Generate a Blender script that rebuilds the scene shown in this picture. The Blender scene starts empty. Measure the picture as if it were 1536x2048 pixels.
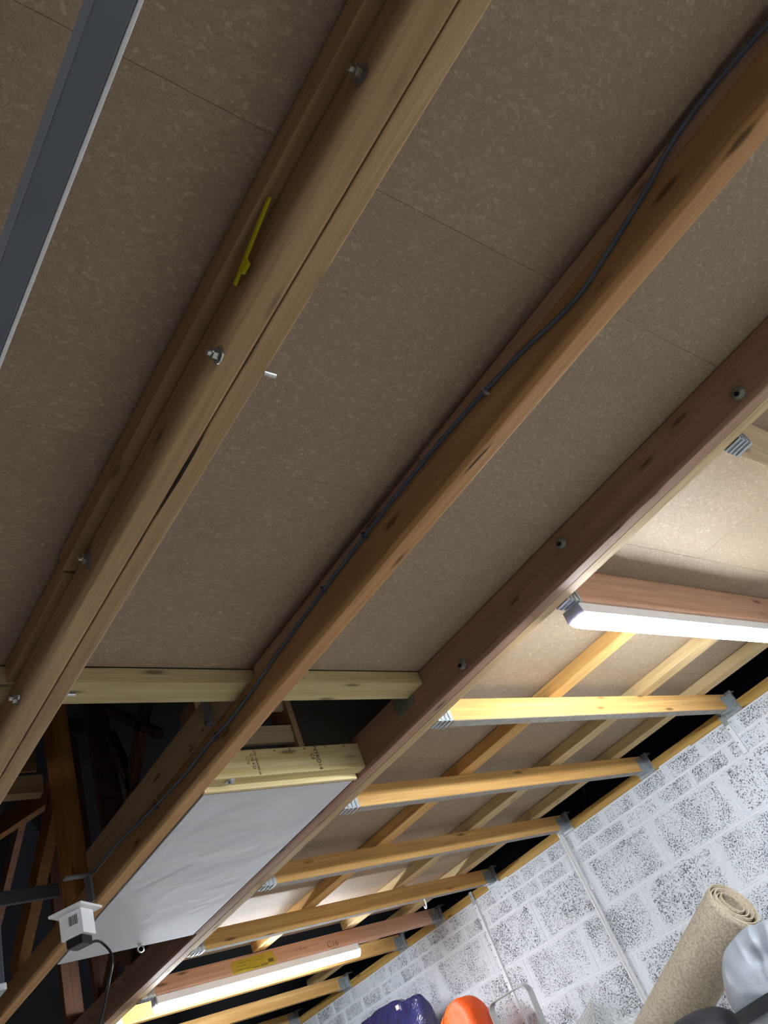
import bpy, bmesh, math, random
from mathutils import Vector, Matrix, noise as mnoise
random.seed(7)
S = bpy.context.scene
C = S.collection
CZ = 1.45                                   # camera height; all heights below are given from the camera up

# ---------------- camera ----------------
cam_data = bpy.data.cameras.new('camera'); cam = bpy.data.objects.new('camera', cam_data); C.objects.link(cam)
cam_data.sensor_fit = 'VERTICAL'; cam_data.sensor_height = 36.0
cam_data.lens = 1578.93 * 36.0 / 2048.0
cam_data.clip_start = 0.02; cam_data.clip_end = 60
rx = Vector((0.75927702, -0.54239615, -0.35958981))
ry = Vector((0.13914736, 0.67509664, -0.72448777))
rz = Vector((0.63571725, 0.50005094, 0.58805836))
M = Matrix((rx, -ry, -rz)).transposed()
cam.matrix_world = Matrix.Translation((0, 0, CZ)) @ M.to_4x4()
S.camera = cam

# ---------------- world, exposure ----------------
w = bpy.data.worlds.new('world'); S.world = w; w.use_nodes = True
w.node_tree.nodes['Background'].inputs[0].default_value = (0.05, 0.07, 0.11, 1)
w.node_tree.nodes['Background'].inputs[1].default_value = 0.15
S.view_settings.view_transform = 'Standard'; S.view_settings.look = 'None'
S.view_settings.gamma = 1.0; S.view_settings.exposure = 0.92
S.view_settings.use_curve_mapping = False
LAMP = 95.0                                  # emission of the LED diffusers in the right-hand bay
LAMP_LEFT = 64.0                              # emission of the LED diffusers in the left-hand bay

# ---------------- material helpers ----------------
def srgb(r, g, b):
    f = lambda c: (c/255/12.92) if c/255 <= 0.04045 else ((c/255+0.055)/1.055)**2.4
    return (f(r), f(g), f(b), 1)
def newmat(name, rough=0.7, metal=0.0, col=(0.5, 0.5, 0.5, 1), spec=0.3):
    m = bpy.data.materials.new(name); m.use_nodes = True
    b = m.node_tree.nodes['Principled BSDF']
    b.inputs['Base Color'].default_value = col; b.inputs['Roughness'].default_value = rough
    b.inputs['Metallic'].default_value = metal; b.inputs['Specular IOR Level'].default_value = spec
    return m, m.node_tree.nodes, m.node_tree.links, b
def mixc(nd, lk, fac, a, b, mode='MIX'):
    n = nd.new('ShaderNodeMix'); n.data_type = 'RGBA'; n.blend_type = mode
    for i, v in ((0, fac), (6, a), (7, b)):
        if isinstance(v, bpy.types.NodeSocket): lk.new(v, n.inputs[i])
        else: n.inputs[i].default_value = v
    return n.outputs[2]
def coords(nd, lk, scale=(1, 1, 1), rnd=True):
    tc = nd.new('ShaderNodeTexCoord'); mp = nd.new('ShaderNodeMapping'); mp.inputs['Scale'].default_value = scale
    if rnd:
        oi = nd.new('ShaderNodeObjectInfo'); mu = nd.new('ShaderNodeMath'); mu.operation = 'MULTIPLY'; mu.inputs[1].default_value = 37.0
        lk.new(oi.outputs['Random'], mu.inputs[0])
        ad = nd.new('ShaderNodeVectorMath'); ad.operation = 'ADD'
        lk.new(tc.outputs['Object'], ad.inputs[0]); lk.new(mu.outputs[0], ad.inputs[1]); lk.new(ad.outputs[0], mp.inputs[0])
    else: lk.new(tc.outputs['Object'], mp.inputs[0])
    return mp.outputs[0]
def noise(nd, lk, vec, scale, detail=4, rough=0.55, dist=0.0):
    n = nd.new('ShaderNodeTexNoise'); lk.new(vec, n.inputs['Vector'])
    n.inputs['Scale'].default_value = scale; n.inputs['Detail'].default_value = detail
    n.inputs['Roughness'].default_value = rough; n.inputs['Distortion'].default_value = dist
    return n.outputs['Fac']
def ramp(nd, lk, fac, stops):
    r = nd.new('ShaderNodeValToRGB'); lk.new(fac, r.inputs[0]); e = r.color_ramp.elements
    while len(e) < len(stops): e.new(0.5)
    for el, (p, c) in zip(e, stops): el.position = p; el.color = c if len(c) == 4 else (*c, 1)
    return r.outputs[0]
G = lambda v: (v, v, v, 1)
def bump(nd, lk, b, h, strength, dist):
    n = nd.new('ShaderNodeBump'); n.inputs['Strength'].default_value = strength; n.inputs['Distance'].default_value = dist
    lk.new(h, n.inputs['Height']); lk.new(n.outputs[0], b.inputs['Normal'])
_wood = {}
def wood(axis, light, dark, rough=0.62, grain=1.0, name='wood'):
    key = (axis, light, dark)
    if key in _wood: return _wood[key]
    m, nd, lk, b = newmat(name + '_' + 'xyz'[axis], rough, spec=0.16)
    sc = [22.0, 22.0, 22.0]; sc[axis] = 0.9
    v = coords(nd, lk, tuple(sc))
    g1 = noise(nd, lk, v, 1.0, 5, 0.6, 1.2)
    sc2 = [130.0]*3; sc2[axis] = 3.0
    v2 = coords(nd, lk, tuple(sc2)); g2 = noise(nd, lk, v2, 1.0, 3)
    c = ramp(nd, lk, g1, [(0.30, srgb(*dark)), (0.5, srgb(*[(a+d)/2 for a, d in zip(light, dark)])), (0.68, srgb(*light))])
    c = mixc(nd, lk, ramp(nd, lk, g2, [(0.35, G(0)), (0.75, G(0.35*grain))]), c, srgb(*[x*0.72 for x in dark]))
    v4 = coords(nd, lk, (3, 3, 3)); g4 = noise(nd, lk, v4, 1.0, 2)
    c = mixc(nd, lk, ramp(nd, lk, g4, [(0.4, G(0)), (0.75, G(0.3))]), c, srgb(*[x*0.8 for x in light]))
    sk = [16.0]*3; sk[axis] = 3.6
    v3 = coords(nd, lk, tuple(sk)); vo = nd.new('ShaderNodeTexVoronoi'); lk.new(v3, vo.inputs['Vector']); vo.inputs['Scale'].default_value = 1.0
    k = ramp(nd, lk, vo.outputs['Distance'], [(0.07, G(0.75)), (0.11, G(0.35)), (0.17, G(0))])
    c = mixc(nd, lk, k, c, srgb(*[x*0.42 for x in dark]))
    lk.new(c, b.inputs['Base Color']); bump(nd, lk, b, g2, 0.25, 0.002)
    _wood[key] = m; return m
ORANGE = ((204, 160, 110), (176, 128, 82)); PINE = ((226, 184, 120), (196, 146, 84)); PALE = ((204, 188, 144), (176, 156, 108))
RED = ((220, 182, 158), (196, 152, 128)); TAN = ((190, 158, 120), (160, 126, 90)); GOLD = ((206, 168, 98), (176, 136, 72)); CREAM = ((214, 190, 146), (186, 158, 112))
MAUVE = ((148, 110, 92), (118, 82, 68))

m_chip, nd, lk, b = newmat('chipboard', 0.6, spec=0.25)
v = coords(nd, lk, (1, 1, 1))
vo = nd.new('ShaderNodeTexVoronoi'); vm = nd.new('ShaderNodeMapping'); vm.inputs['Scale'].default_value = (120, 210, 120)
nz = nd.new('ShaderNodeTexNoise'); nz.inputs['Scale'].default_value = 60; lk.new(v, nz.inputs['Vector'])
va = nd.new('ShaderNodeVectorMath'); va.operation = 'MULTIPLY_ADD'; va.inputs[1].default_value = (0.02, 0.02, 0.02)
lk.new(nz.outputs['Color'], va.inputs[0]); lk.new(v, va.inputs[2]); lk.new(va.outputs[0], vm.inputs[0]); lk.new(vm.outputs[0], vo.inputs['Vector']); vo.inputs['Scale'].default_value = 1.0
sep = nd.new('ShaderNodeSeparateColor'); lk.new(vo.outputs['Color'], sep.inputs[0])
n1 = noise(nd, lk, v, 1.6, 3); n2 = noise(nd, lk, v, 260, 3)
c = ramp(nd, lk, sep.outputs[0], [(0.0, srgb(150, 132, 113)), (0.6, srgb(159, 141, 121)), (0.86, srgb(163, 146, 125)), (1.0, srgb(182, 165, 141))])
c = mixc(nd, lk, ramp(nd, lk, n2, [(0.35, G(0)), (0.7, G(0.4))]), c, srgb(128, 106, 84))
c = mixc(nd, lk, ramp(nd, lk, n1, [(0.35, G(0)), (0.7, G(0.35))]), c, srgb(132, 116, 96))
lk.new(c, b.inputs['Base Color'])
ms = nd.new('ShaderNodeMath'); ms.operation = 'ADD'; lk.new(sep.outputs[1], ms.inputs[0]); lk.new(n2, ms.inputs[1])
bump(nd, lk, b, ms.outputs[0], 0.55, 0.0022)

m_block, nd, lk, b = newmat('painted_block', 0.75, spec=0.25)
v = coords(nd, lk, (1, 1, 1))
f1 = noise(nd, lk, v, 150, 2, 0.5, 0.3); f2 = noise(nd, lk, v, 7, 3); f3 = noise(nd, lk, v, 30, 3)
ad = nd.new('ShaderNodeMath'); ad.operation = 'MULTIPLY_ADD'; ad.inputs[1].default_value = 0.36; lk.new(f2, ad.inputs[0]); lk.new(f1, ad.inputs[2])
tg = nd.new('ShaderNodeTexCoord'); sx_ = nd.new('ShaderNodeSeparateXYZ'); lk.new(tg.outputs['Generated'], sx_.inputs[0])
def _m(op, a, b_=None):
    n = nd.new('ShaderNodeMath'); n.operation = op
    for i, v_ in ((0, a), (1, b_)):
        if v_ is None: continue
        if isinstance(v_, (int, float)): n.inputs[i].default_value = v_
        else: lk.new(v_, n.inputs[i])
    return n.outputs[0]
ey = _m('ABSOLUTE', _m('SUBTRACT', sx_.outputs[1], 0.5)); ez = _m('MULTIPLY', _m('ABSOLUTE', _m('SUBTRACT', sx_.outputs[2], 0.5)), 0.97)
em = ramp(nd, lk, _m('ADD', _m('MAXIMUM', ey, ez), _m('MULTIPLY', f3, 0.06)), [(0.44, G(0)), (0.52, G(0.16))])
ads = _m('SUBTRACT', ad.outputs[0], em)
pit = ramp(nd, lk, ads, [(0.775, G(0)), (0.815, G(1))])
c = mixc(nd, lk, f3, srgb(232, 236, 244), srgb(214, 219, 228))
c = mixc(nd, lk, pit, c, srgb(100, 106, 120))
lk.new(c, b.inputs['Base Color'])
hh = ramp(nd, lk, ads, [(0.73, G(1)), (0.84, G(0))]); bump(nd, lk, b, hh, 1.0, 0.006)

m_mortar, nd, lk, b = newmat('painted_mortar', 0.75, spec=0.25)
v = coords(nd, lk, (1, 1, 1), False); f1 = noise(nd, lk, v, 25, 5)
lk.new(mixc(nd, lk, f1, srgb(240, 243, 248), srgb(222, 226, 233)), b.inputs['Base Color']); bump(nd, lk, b, f1, 0.5, 0.004)

def plain(name, rgb, rough=0.6, metal=0.0, var=0.12, scale=12, bs=0.15, bd=0.002, spec=0.4):
    m, nd, lk, b = newmat(name, rough, metal, spec=spec)
    v = coords(nd, lk); n = noise(nd, lk, v, scale, 4)
    lk.new(mixc(nd, lk, n, srgb(*rgb), srgb(*[max(0, x*(1-2*var)) for x in rgb])), b.inputs['Base Color'])
    if bs: bump(nd, lk, b, n, bs, bd)
    return m
m_galv = plain('galvanised_steel', (196, 204, 210), 0.42, 0.55, 0.15, 40)
m_zinc = plain('zinc_bolt', (190, 192, 190), 0.28, 0.95, 0.1, 60)
m_dullbolt = plain('dull_bolt', (150, 154, 144), 0.45, 0.45, 0.15, 60)
m_railgrey = plain('painted_rail', (104, 112, 122), 0.5, 0.2, 0.08, 8)
m_raillip = plain('rail_lip', (238, 238, 240), 0.4, 0.0, 0.06, 60)  # near-white colour stands for light catching the galvanised lip
m_white = plain('white_plastic', (232, 233, 236), 0.4, 0, 0.03, 8, 0)
m_cap = plain('grey_cap_plastic', (172, 172, 182), 0.45, 0, 0.03, 8, 0)
_n = m_cap.node_tree; _t = _n.nodes.new('ShaderNodeBsdfTranslucent'); _t.inputs[0].default_value = (0.75, 0.72, 0.82, 1)
_x = _n.nodes.new('ShaderNodeMixShader'); _x.inputs[0].default_value = 0.3
_n.links.new(_n.nodes['Principled BSDF'].outputs[0], _x.inputs[1]); _n.links.new(_t.outputs[0], _x.inputs[2]); _n.links.new(_x.outputs[0], _n.nodes['Material Output'].inputs[0])
m_black = plain('black_plastic', (22, 26, 30), 0.3, 0, 0.1, 20, 0)
m_cable = plain('grey_cable', (84, 92, 108), 0.45, 0, 0.1, 20, 0)
m_felt = plain('roof_felt', (13, 17, 31), 0.5, 0, 0.25, 3, 0.4, 0.02, 0.25)
m_panel, nd, lk, b = newmat('hatch_panel', 0.5, spec=0.35)
v = coords(nd, lk); f = noise(nd, lk, v, 5, 3, 0.5, 0.6); f1 = noise(nd, lk, v, 60, 3)
lk.new(mixc(nd, lk, f1, srgb(206, 209, 217), srgb(196, 199, 208)), b.inputs['Base Color']); bump(nd, lk, b, f, 0.24, 0.014)
m_plate = wood(1, *GOLD, name='plate_wood')
m_concrete = plain('concrete_floor', (228, 225, 218), 0.8, 0, 0.12, 3)
m_render = plain('white_render', (226, 226, 224), 0.85, 0, 0.06, 4)
m_darkwall = plain('low_bounce_wall', (120, 116, 110), 0.85, 0, 0.06, 4)  # for the unseen left wall, kept dark to cut bounced light
m_edge = plain('ply_edge', (176, 128, 92), 0.7, 0, 0.15, 50)
m_dark = plain('dark_gap', (26, 22, 20), 0.9, 0, 0.1, 20, 0)
m_ink = plain('stamp_ink', (62, 60, 50), 0.8, 0, 0.1, 90, 0)
m_faint = plain('faint_ink', (150, 112, 90), 0.8, 0, 0.1, 90, 0)
m_yellow = plain('yellow_paper', (206, 186, 60), 0.6, 0, 0.12, 10)
m_yprint = plain('label_print', (120, 110, 62), 0.7, 0, 0.1, 60, 0)
m_tape = plain('yellow_tape', (220, 212, 10), 0.5, 0, 0.05, 20, 0)
m_alu = plain('aluminium', (206, 206, 204), 0.32, 0.75, 0.06, 30)
m_wire = plain('white_wire', (210, 212, 208), 0.45, 0.1, 0.08, 30, 0)
m_orange = plain('orange_nylon', (244, 92, 24), 0.55, 0, 0.08, 9, 0.4, 0.02)
m_seam = plain('seam_thread', (110, 34, 18), 0.7, 0, 0.1, 30, 0)
m_grey = plain('grey_nylon', (150, 156, 166), 0.42, 0, 0.08, 6, 0.5, 0.02)
m_strap = plain('black_webbing', (40, 44, 50), 0.7, 0, 0.15, 80)
m_blackbag = plain('black_fabric', (52, 54, 62), 0.65, 0, 0.2, 12, 0.4, 0.01)
m_blue, nd, lk, b = newmat('navy_polythene', 0.16, spec=0.7)
v = coords(nd, lk); f = noise(nd, lk, v, 9, 4, 0.55, 0.9)
lk.new(mixc(nd, lk, f, srgb(54, 52, 104), srgb(30, 32, 62)), b.inputs['Base Color']); bump(nd, lk, b, f, 0.8, 0.05)
m_carpet, nd, lk, b = newmat('carpet_backing', 0.75, spec=0.2)
v = coords(nd, lk, (1, 1, 1), False)
vo = nd.new('ShaderNodeTexVoronoi'); vo.inputs['Scale'].default_value = 95; lk.new(v, vo.inputs['Vector'])
f = noise(nd, lk, v, 6, 4)
c = mixc(nd, lk, f, srgb(200, 188, 168), srgb(172, 161, 143))
c = mixc(nd, lk, ramp(nd, lk, vo.outputs['Distance'], [(0.25, G(0)), (0.75, G(0.5))]), c, srgb(128, 114, 94))
lk.new(c, b.inputs['Base Color']); bump(nd, lk, b, vo.outputs['Distance'], 0.35, 0.003)
m_pile = plain('carpet_edge', (206, 190, 164), 0.9, 0, 0.1, 60)
def lampmat(name, e):
    m, nd, lk, b = newmat(name, 0.4, col=(0.9, 0.92, 0.95, 1))
    b.inputs['Emission Color'].default_value = (0.90, 0.96, 1.0, 1); b.inputs['Emission Strength'].default_value = e
    return m
m_lamp = lampmat('led_diffuser', LAMP); m_lampl = lampmat('led_diffuser_left_bay', LAMP_LEFT)

# ---------------- geometry helpers ----------------
def box(bm, x0, x1, y0, y1, z0, z1, bev=0.0, rot=None, piv=None):
    vs = [bm.verts.new((x, y, z)) for x in (x0, x1) for y in (y0, y1) for z in (z0, z1)]
    fs = [bm.faces.new([vs[i] for i in f]) for f in ((0, 1, 3, 2), (4, 6, 7, 5), (0, 4, 5, 1), (2, 3, 7, 6), (0, 2, 6, 4), (1, 5, 7, 3))]
    if bev:
        es = list({e for f in fs for e in f.edges})
        r = bmesh.ops.bevel(bm, geom=es, offset=bev, segments=2, profile=0.6, affect='EDGES')
        vs = list({v for f in r['faces'] for v in f.verts} | {v for v in vs if v.is_valid})
    if rot is not None:
        bmesh.ops.rotate(bm, verts=vs, cent=piv, matrix=rot)
    return vs
def bar(bm, p, q, wx, wz, up=(0, 0, 1), bev=0.0):
    """a bar of section wx * wz from p to q"""
    p, q = Vector(p), Vector(q); d = (q-p); L = d.length; d.normalize(); up = Vector(up)
    s = d.cross(up).normalized(); u = s.cross(d)
    vs = box(bm, -wx/2, wx/2, 0, L, -wz/2, wz/2, bev)
    mt = Matrix((s, d, u)).transposed().to_4x4(); mt.translation = p
    bmesh.ops.transform(bm, matrix=mt, verts=vs); return vs
def cyl(bm, p, q, r, n=12, r2=None, caps=True):
    p, q = Vector(p), Vector(q); d = (q-p).normalized()
    a = d.orthogonal().normalized(); c = d.cross(a); r2 = r if r2 is None else r2
    A = [bm.verts.new(p+(a*math.cos(t)+c*math.sin(t))*r) for t in [2*math.pi*i/n for i in range(n)]]
    B = [bm.verts.new(q+(a*math.cos(t)+c*math.sin(t))*r2) for t in [2*math.pi*i/n for i in range(n)]]
    for i in range(n): bm.faces.new((A[i], A[(i+1) % n], B[(i+1) % n], B[i]))
    if caps: bm.faces.new(A[::-1]); bm.faces.new(B)
def smooth_path(pts, k=4):
    P = [Vector(p) for p in pts]; out = []
    for i in range(len(P)-1):
        a, b_, c, d = P[max(i-1, 0)], P[i], P[i+1], P[min(i+2, len(P)-1)]
        for j in range(k):
            t = j/k
            out.append(0.5*((2*b_)+(-a+c)*t+(2*a-5*b_+4*c-d)*t*t+(-a+3*b_-3*c+d)*t**3))
    out.append(P[-1]); return out
def tube(bm, pts, r, n=8, k=4, flat=None, closed=False):
    P = smooth_path(pts, k) if k > 1 else [Vector(p) for p in pts]; rings = []
    up = None
    for i, p in enumerate(P):
        if closed: t = (P[(i+1) % len(P)]-P[i-1]).normalized()
        else: t = (P[min(i+1, len(P)-1)]-P[max(i-1, 0)]).normalized()
        if up is None: up = t.orthogonal().normalized() if flat is None else Vector(flat)
        s = t.cross(up).normalized(); u = s.cross(t).normalized()
        if flat is None: up = u
        rr = r if isinstance(r, tuple) else (r, r)
        if n == 4: ring = [bm.verts.new(p+s*a*rr[0]+u*c*rr[1]) for a, c in ((-1, -1), (1, -1), (1, 1), (-1, 1))]
        else: ring = [bm.verts.new(p+s*math.cos(2*math.pi*j/n)*rr[0]+u*math.sin(2*math.pi*j/n)*rr[1]) for j in range(n)]
        rings.append(ring)
    m = len(rings)
    for i in range(m if closed else m-1):
        a, b_ = rings[i], rings[(i+1) % m]
        for j in range(n): bm.faces.new((a[j], a[(j+1) % n], b_[(j+1) % n], b_[j]))
    if not closed: bm.faces.new(rings[0][::-1]); bm.faces.new(rings[-1])
def prism_x(bm, prof, x0, x1):
    A = [bm.verts.new((x0, y, z)) for y, z in prof]; B = [bm.verts.new((x1, y, z)) for y, z in prof]; n = len(prof)
    for i in range(n): bm.faces.new((A[i], A[(i+1) % n], B[(i+1) % n], B[i]))
    bm.faces.new(A[::-1]); bm.faces.new(B)
def obj(name, bm, mat, parent=None, smooth=False, origin=None):
    if origin is None:
        origin = Vector((0, 0, 0))
        if parent is None:
            vs = [v.co for v in bm.verts]
            origin = Vector(((min(v.x for v in vs)+max(v.x for v in vs))/2, (min(v.y for v in vs)+max(v.y for v in vs))/2, min(v.z for v in vs)))
        else: origin = parent_loc(parent) - Vector((0, 0, CZ))
    origin = Vector(origin)
    for v in bm.verts: v.co -= origin
    bmesh.ops.recalc_face_normals(bm, faces=bm.faces)
    me = bpy.data.meshes.new(name); bm.to_mesh(me); bm.free()
    if mat: me.materials.append(mat)
    if smooth:
        for p in me.polygons: p.use_smooth = True
    o = bpy.data.objects.new(name, me); C.objects.link(o)
    if parent is None: o.location = origin + Vector((0, 0, CZ))
    else: o.parent = parent
    return o
def parent_loc(p):
    v = Vector((0, 0, 0))
    while p is not None: v += p.location; p = p.parent
    return v
def bmo(f, *a, **k):
    bm = bmesh.new(); f(bm, *a, **k); return bm
def B(name, mat, parent, x0, x1, y0, y1, z0, z1, bev=0.002):
    return obj(name, bmo(box, x0, x1, y0, y1, z0, z1, bev), mat, parent)
def tag(o, label, cat, group=None, kind=None):
    o['label'] = label
    if cat: o['category'] = cat
    if group: o['group'] = group
    if kind: o['kind'] = kind
    return o
def thing(name, loc, label, cat, group=None):
    o = bpy.data.objects.new(name, None); C.objects.link(o); o.empty_display_size = 0.05
    o.location = (loc[0], loc[1], loc[2]+CZ)
    return tag(o, label, cat, group)
def struct(o): o['kind'] = 'structure'; return o

# ---------------- the setting ----------------
ZF = -CZ
def sbox(name, mat, *a): return struct(obj(name, bmo(box, *a), mat))
sbox('floor', m_concrete, -3.3, 4.3, -3.1, 8.3, ZF-0.1, ZF)
tag(obj('floor_mat', bmo(box, -3.15, 0.3, -2.9, 8.0, ZF, ZF+0.012, 0.003), plain('bounce_cut_dark', (62, 60, 58), 0.8)), 'added dark mat, out of view, cutting light bounced up beyond the steel rail', 'mat')  # added dark sheet, keeps floor bounce off the left-hand ceiling
sbox('wall_left', m_darkwall, -3.3, -3.2, -3.1, 8.3, ZF, 1.0)
sbox('wall_back', m_render, -3.2, 4.08, -3.1, -3.0, ZF, 1.12)
sbox('wall_front', m_render, -3.2, 4.08, 8.2, 8.3, ZF, 1.0)
wr = sbox('wall_right', m_mortar, 4.0768, 4.25, -3.0, 8.2, ZF, 0.98)
wr_o = parent_loc(wr)-Vector((0, 0, CZ))
block_cache = {}
def block(y0, y1, z0, z1):
    """one painted concrete block, its face just proud of the joint"""
    key = (round(y1-y0, 3), round(z1-z0, 3))
    g = 0.0045
    if key not in block_cache:
        bm = bmesh.new(); box(bm, 0.0, 0.03, g, key[0]-g, g, key[1]-g, 0.0015)
        bmesh.ops.recalc_face_normals(bm, faces=bm.faces)
        me = bpy.data.meshes.new('block'); bm.to_mesh(me); bm.free(); me.materials.append(m_block); block_cache[key] = me
    o = bpy.data.objects.new('block', block_cache[key]); C.objects.link(o); o.parent = wr
    o.location = Vector((4.075-random.uniform(0, 0.0015), y0, z0))-wr_o
rows = [(0.30, 0.556, 2.262), (0.556, 0.80, 2.018), (0.045, 0.30, 2.018), (-0.21, 0.045, 2.262), (-0.465, -0.21, 2.018), (-0.72, -0.465, 2.262), (-0.975, -0.72, 2.018), (-1.23, -0.975, 2.262)]
for z0, z1, ph in rows:
    for k in range(-4, 11):
        block(ph+0.506*k, ph+0.506*(k+1), z0, z1)
for z0, z1, ph in ((0.80, 0.89, 2.15), (0.89, 0.98, 2.01)):
    for k in range(-6, 21):
        block(ph+0.252*k, ph+0.252*(k+1), z0, z1)

# roof: dark membrane rising from the right-hand wall and from the far wall
bm = bmesh.new()
def quad(bm, a, b_, c, d): bm.faces.new([bm.verts.new(p) for p in (a, b_, c, d)])
quad(bm, (4.6, -3.2, 0.98), (4.6, 8.6, 0.98), (-0.4, 8.6, 4.3), (-0.4, -3.2, 4.3))
rf = obj('roof_membrane', bm, m_felt); struct(rf); md = rf.modifiers.new('s', 'SOLIDIFY'); md.thickness = 0.02
bm = bmesh.new(); quad(bm, (4.6, 8.6, 0.9), (-3.5, 8.6, 0.9), (-3.5, 3.2, 4.3), (4.6, 3.2, 4.3))
rf = obj('roof_membrane', bm, m_felt); struct(rf); md = rf.modifiers.new('s', 'SOLIDIFY'); md.thickness = 0.02
bm = bmesh.new(); quad(bm, (-3.5, -3.2, 0.98), (-3.5, 8.6, 0.98), (0.2, 8.6, 4.3), (0.2, -3.2, 4.3))
rf = obj('roof_membrane', bm, m_felt); struct(rf); md = rf.modifiers.new('s', 'SOLIDIFY'); md.thickness = 0.02

# ceiling of chipboard panels
ce = bpy.data.objects.new('ceiling', None); C.objects.link(ce); ce.location = (0, 0, CZ+1.135); struct(ce)
ZB = 1.135
def panel(x0, x1, y0, y1, dz=0.0):
    g = 0.0003
    B('chipboard_panel', m_chip, ce, x0+g, x1-g, y0+g, y1-g, ZB+dz, ZB+dz+0.018, 0.0004)
ys = [-3.0, -2.19, -1.57, -0.945, -0.325, 0.293, 0.913, 1.632]
for i in range(len(ys)-1):
    xs = [-3.2, -1.6 if i % 2 else -0.6, 0.607 if i % 2 == 0 else 1.216, 1.90]
    for j in range(3): panel(xs[j], xs[j+1], ys[i], ys[i+1], 0.0)
ys2 = [-3.0, -2.19, -1.57, -0.945, -0.325, 0.293, 0.913, 1.62, 2.28, 2.93, 3.55, 4.33]
for i in range(len(ys2)-1):
    xb = 2.67 if i in (5, 3, 1) else 3.3
    if i > 6: xb = 2.655 if i % 2 else 3.30
    panel(1.90, xb, ys2[i], ys2[i+1], 0.0004*(i % 2)); panel(xb, 3.865, ys2[i], ys2[i+1], 0.0008*((i+1) % 2))

for k in range(4):  # added panels, out of view, that keep lamp light out of the loft
    for x0, x1 in ((-3.2, -1.4), (-1.4, 0.55)): panel(x0, x1, 1.75+1.6*k, 1.75+1.6*(k+1))
# wall plate
pl = thing('wall_plate', (4.12, 2.6, 0.98), 'long ochre timber wall plate lying on top of the white block wall', 'timber')
B('timber', m_plate, pl, 4.071, 4.17, -3.0, 3.02, 0.981, 1.033, 0.003)
B('timber', m_plate, pl, 4.071, 4.17, 3.022, 6.02, 0.981, 1.031, 0.003)
B('timber', m_plate, pl, 4.071, 4.17, 6.022, 8.2, 0.981, 1.033, 0.003)
B('paint_drip', m_mortar, pl, 4.068, 4.073, 2.05, 2.28, 0.978, 0.986, 0.001)
B('paint_drip', m_mortar, pl, 4.068, 4.073, 3.62, 3.75, 0.978, 0.985, 0.001)

# ---------------- trusses ----------------
def hexbolt(parent, p, dx=-1, r=0.013, mat=None, washer=True, name='bolt'):
    """a coach bolt or hex nut whose axis runs across the chord"""
    mat = mat or m_zinc; bm = bmesh.new(); p = Vector(p)
    if washer: cyl(bm, p, p+Vector((dx*0.003, 0, 0)), r*1.55, 16)
    cyl(bm, p+Vector((dx*0.003, 0, 0)), p+Vector((dx*0.014, 0, 0)), r, 6)
    cyl(bm, p+Vector((dx*0.014, 0, 0)), p+Vector((dx*0.022, 0, 0)), r*0.55, 10)
    obj(name, bm, mat, parent)
def domebolt(parent, p, dx=-1, r=0.0185):
    bm = bmesh.new(); p = Vector(p)
    cyl(bm, p, p+Vector((dx*0.004, 0, 0)), r, 18)
    cyl(bm, p+Vector((dx*0.004, 0, 0)), p+Vector((dx*0.012, 0, 0)), r*0.95, 18, r*0.55)
    obj('bolt', bm, m_dullbolt, parent)
    bm = bmesh.new(); cyl(bm, p+Vector((dx*0.012, 0.002, -0.004)), p+Vector((dx*0.016, 0.002, -0.004)), r*0.35, 10); obj('bolt_end', bm, m_dark, parent)
def beam(parent, name, mat, x0, x1, y0, y1, z0, z1, bev=0.003, sag=0.0):
    bm = bmesh.new(); box(bm, x0, x1, y0, y1, z0, z1, 0)
    es = [e for e in bm.edges if abs(e.verts[0].co.y-e.verts[1].co.y) > 0.1]
    bmesh.ops.subdivide_edges(bm, edges=es, cuts=24, use_grid_fill=True)
    for v in bm.verts:
        k = mnoise.noise(Vector((v.co.y*0.9, x0*7, 3.1)))
        v.co.x += 0.0022*k + sag*math.sin(v.co.y); v.co.z += 0.0015*mnoise.noise(Vector((v.co.y*1.1, 5.0, x0*5)))
    ee = [e for e in bm.edges if len(e.link_faces) == 2 and e.calc_face_angle(0) > 1.0]
    bmesh.ops.bevel(bm, geom=ee, offset=bev, segments=2, profile=0.6, affect='EDGES')
    return obj(name, bm, mat, parent)
W1 = wood(1, *ORANGE, name='chord_wood'); W1t = wood(1, *TAN, name='tan_wood'); W1m = wood(1, *MAUVE, name='brown_wood'); W1p = wood(1, *PALE, name='pale_wood')
W1g = wood(1, *GOLD, name='gold_wood'); W1c = wood(1, *CREAM, name='cream_wood'); W1pine = wood(1, *PINE, name='pine_wood')
WZ = wood(2, (176, 126, 78), (146, 98, 58), name='web_wood'); WZm = wood(2, (128, 92, 74), (100, 70, 56), name='brown_web_wood')
W0 = wood(0, *PINE, name='joist_wood'); W0r = wood(0, *RED, name='red_joist_wood'); W0p = wood(0, *PALE, name='pale_cross_wood'); W0m = wood(0, *TAN, name='tan_cross_wood')

# left: two plies bolted together
t = thing('roof_truss', (0.605, 1.5, 1.0), 'double timber chord with bolt heads and a stud poking out, nearest the steel rail', 'timber beam', 'roof truss chords')
beam(t, 'bottom_chord', W1t, 0.564, 0.6045, -3.0, 8.1, 1.0, 1.09, 0.005)
beam(t, 'bottom_chord', W1t, 0.6055, 0.645, -3.0, 8.1, 1.0, 1.088, 0.003)
tw = W1t
B('packer', tw, t, 0.538, 0.64, -2.9, 1.235, 1.09, 1.134, 0.002)
B('packer', tw, t, 0.545, 0.64, 1.243, 1.63, 1.09, 1.134, 0.002)
B('packer', tw, t, 0.545, 0.64, 1.73, 3.6, 1.09, 1.134, 0.002)
for y, z, dx in ((0.149, 1.049, 0), (0.601, 1.012, 0), (1.163, 1.062, 0), (1.616, 1.036, 0), (-0.6, 1.05, 0)):
    hexbolt(t, (0.564, y, z), -1, 0.011 if y > 1 else 0.010)
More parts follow.
